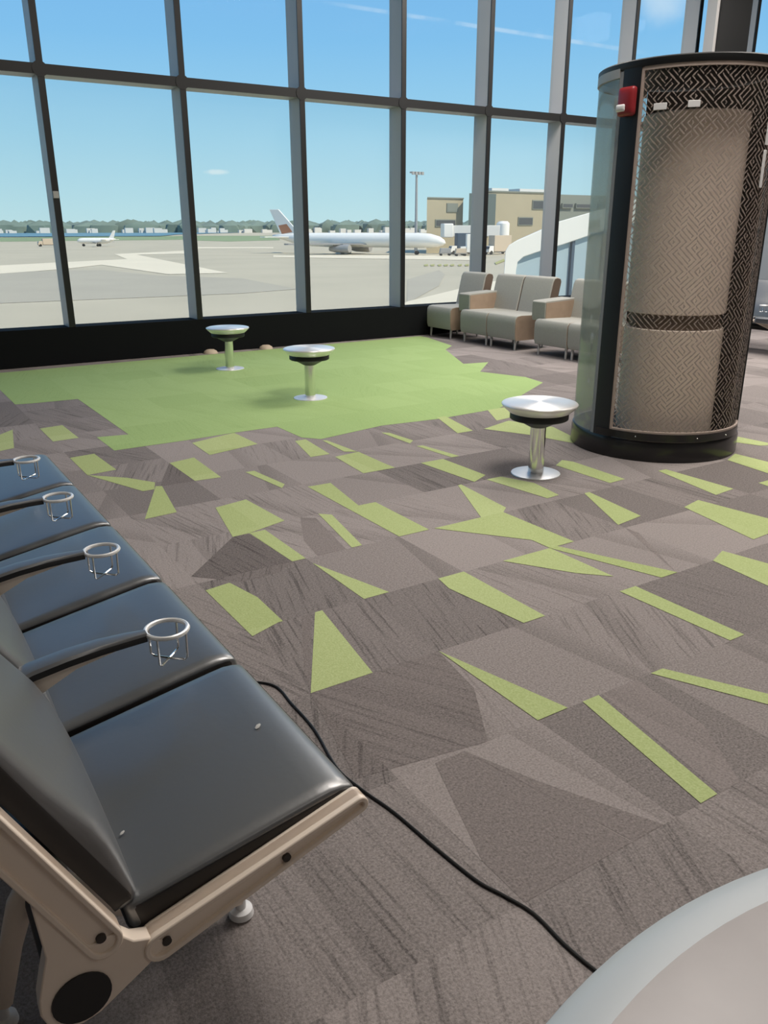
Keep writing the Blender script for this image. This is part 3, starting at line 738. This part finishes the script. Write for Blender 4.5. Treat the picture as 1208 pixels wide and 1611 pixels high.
def cart(label, loc, rz, col):
    r = thing('baggage_cart', label, 'cart', loc, rz, 'baggage carts on the apron')
    MB().box(-1.6, 1.6, -.8, .8, .55, .7).build('deck', 'plane_grey', r)
    MB().prism([(-1.5, .7), (1.5, .7), (1.3, 1.9), (-1.3, 1.9)], -.75, .75, 'y').build('cover', col, r, bevel=.08)
    for wx in (-1.1, 1.1):
        for wy in (-.7, .7): MB().tube([(wx, wy-.08, .28), (wx, wy+.08, .28)], .28, 12).build('wheel', 'tyre', r)
for (x, y, c, lab) in ((134.5, 180.5, 'plane_grey', 'grey baggage cart under the airliner nose, leftmost of the carts'), (135.8, 175.5, 'beige', 'beige baggage cart beside the airliner nose, second of the carts from the left'), (137.0, 170.0, 'plane_white', 'white baggage cart near the dark blue truck, third of the carts from the left'), (145.5, 164.5, 'green_grey', 'green-grey baggage cart in front of the trucks, rightmost of the carts')):
    cart(lab, (x, y, GZ+.1), random.uniform(0, 3), c)

# boarding rotunda on a column
rb = thing('boarding_bridge', 'white enclosed boarding bridge on columns below the tan building', 'boarding bridge', (163.0, 191.0, GZ+.05), math.radians(158))
MB().lathe([(0, 4.4), (1.9, 4.4), (1.9, 8.2), (1.3, 8.8), (0, 8.9)], seg=32).build('rotunda', 'plane_white', rb)
MB().lathe([(0, 4.5), (.55, 4.5), (.55, .2), (.9, .15), (.9, 0), (0, 0)], seg=24).build('column', 'plane_white', rb)
MB().box(1.2, 15.5, -1.4, 1.4, 4.7, 7.7).build('tunnel', 'canopy', rb, bevel=.1)
MB().box(15.3, 18.2, -1.9, 1.9, 4.4, 8.2).build('cab', 'plane_white', rb, bevel=.25)
MB().box(13.0, 13.6, -.9, .9, .5, 4.7).box(12.6, 14.0, -1.5, 1.5, 0, .7).build('drive_column', 'plane_grey', rb)

# tan terminal building
tb = thing('terminal_building', 'tan two-storey terminal building beyond the apron with dark windows', 'building', (107, 150, GZ))
MB().box(0, 11.4, 60, 84, 0, 12.9+.9*0).build('wall', 'tan_wall', tb)
Y = 60
def SX(px_x, y): return px_x
for o in tb.children: bpy.data.objects.remove(o)
YB = 205.0; KX = YB/150.0; KZ = lambda z: 1.6+(z-1.6)*KX-GZ
tb.location = (0, YB, GZ)
MB().prism([(106.7*KX, 0), (116.4*KX, 0), (116.4*KX+16, 26), (106.7*KX+19, 26)], 0, KZ(7.9)).build('wall', 'tan_wall', tb)
MB().prism([(106.6*KX, -.3), (116.4*KX, -.3), (116.4*KX+16, 26), (106.6*KX+19, 26)], KZ(7.9), KZ(8.15)).build('roof_edge', 'green_grey', tb)
MB().prism([(116.0*KX, -3.5), (123.5*KX, -3.5), (123.5*KX+16, 20), (116.0*KX+20, 20)], KZ(1.6), KZ(9.0)).build('glass_bay', 'bay_glass', tb)
MB().prism([(122.0*KX, 0), (142.6*KX, 0), (142.6*KX+10, 30), (122.0*KX+26, 30)], 0, KZ(9.5)).build('wall', 'tan_wall', tb)
MB().prism([(122.0*KX, -.3), (142.7*KX, -.3), (142.7*KX+10, 30), (122.0*KX+26, 30)], KZ(9.5), KZ(9.8)).build('roof_edge', 'green_grey', tb)
MB().box(142.6*KX, 190*KX, .5, 34, 0, KZ(9.4)).build('wall', 'green_grey', tb)
MB().box(128*KX, 133*KX, 6, 14, KZ(9.8), KZ(10.6)).build('roof_unit', 'canopy', tb)
MB().box(139*KX, 152*KX, 10, 18, KZ(9.5), KZ(10.8)).build('roof_unit', 'canopy', tb)
for x0, x1, z0, z1, m_ in ((111.9, 114.9, 5.2, 7.0, 'green_grey'), (108.9, 114.4, 2.2, 3.7, 'dark_glass'), (132.4, 136.9, 2.5, 4.3, 'dark_glass'), (136.5, 141.5, 6.0, 8.0, 'dark_glass'), (146, 149.5, 6.4, 7.5, 'dark_glass'), (150.5, 157, 6.4, 7.5, 'dark_glass'), (158, 166, 6.4, 7.5, 'dark_glass')):
    wf = MB().box(x0*KX, x1*KX, -.25, .6, KZ(z0), KZ(z1)).build('window', 'green_grey', tb)
    MB().box(x0*KX+.25, x1*KX-.25, -.3, -.24, KZ(z0)+.25, KZ(z1)-.25).build('pane', m_, wf)

# light mast
mh = KX*0+200.0
lm = thing('light_mast', 'tall slim apron light mast left of the tan building', 'light mast', (138.6, 200, GZ))
MB().tube([(0, 0, 0), (0, 0, 21.6)], [.45, .30], 12).build('pole', 'grey', lm)
hd = MB().box(-2.0, 2.0, -.5, .5, 21.4, 21.8).build('lamp_head', 'plane_grey', lm)
for q in (-1.6, -.55, .55, 1.6): MB().box(q-.35, q+.35, -.8, -.4, 21.0, 21.8).build('floodlight', 'plane_grey', hd)

# covered walkway beside the building
cw = thing('covered_walkway', 'white curved covered walkway with blue glazing behind the lounge sofas', 'walkway', (0, 26, GZ))
Z = lambda p: (p[0], p[1]-GZ)
roof = [(22.30, -1.6), (22.37, .79), (22.55, 1.02), (22.92, 1.18), (24.19, 1.58), (25.22, 1.92), (27.21, 2.33), (34, 3.7), (34, 2.65), (27.31, 1.42), (25.49, 1.0), (24.26, .76), (23.35, .55), (23.05, .36), (22.98, .05), (22.95, -1.6)]
skew(MB().prism([Z(p) for p in roof], 0, 3.2, 'y').build('roof_shell', 'canopy', cw, bevel=.03), .92)
gz_ = MB().prism([Z(p) for p in ((22.95, -5), (22.98, .05), (23.05, .36), (23.35, .55), (24.26, .76), (25.49, 1.0), (27.31, 1.42), (34, 2.65), (34, -5))], .25, 3.0, 'y').build('glazing', 'blue_panel', cw)
skew(gz_, .92)
skew(MB().box(22.3, 22.95, 0, 3.2, 0, 3.4).build('end_wall', 'canopy', cw), .92)
for x in (24.7, 26.25, 28.2, 30.2, 32.2): MB().box(x-.08, x+.08, .12, .28, 0, 5.9+(x-24.7)*.18).build('mullion', 'navy', cw)
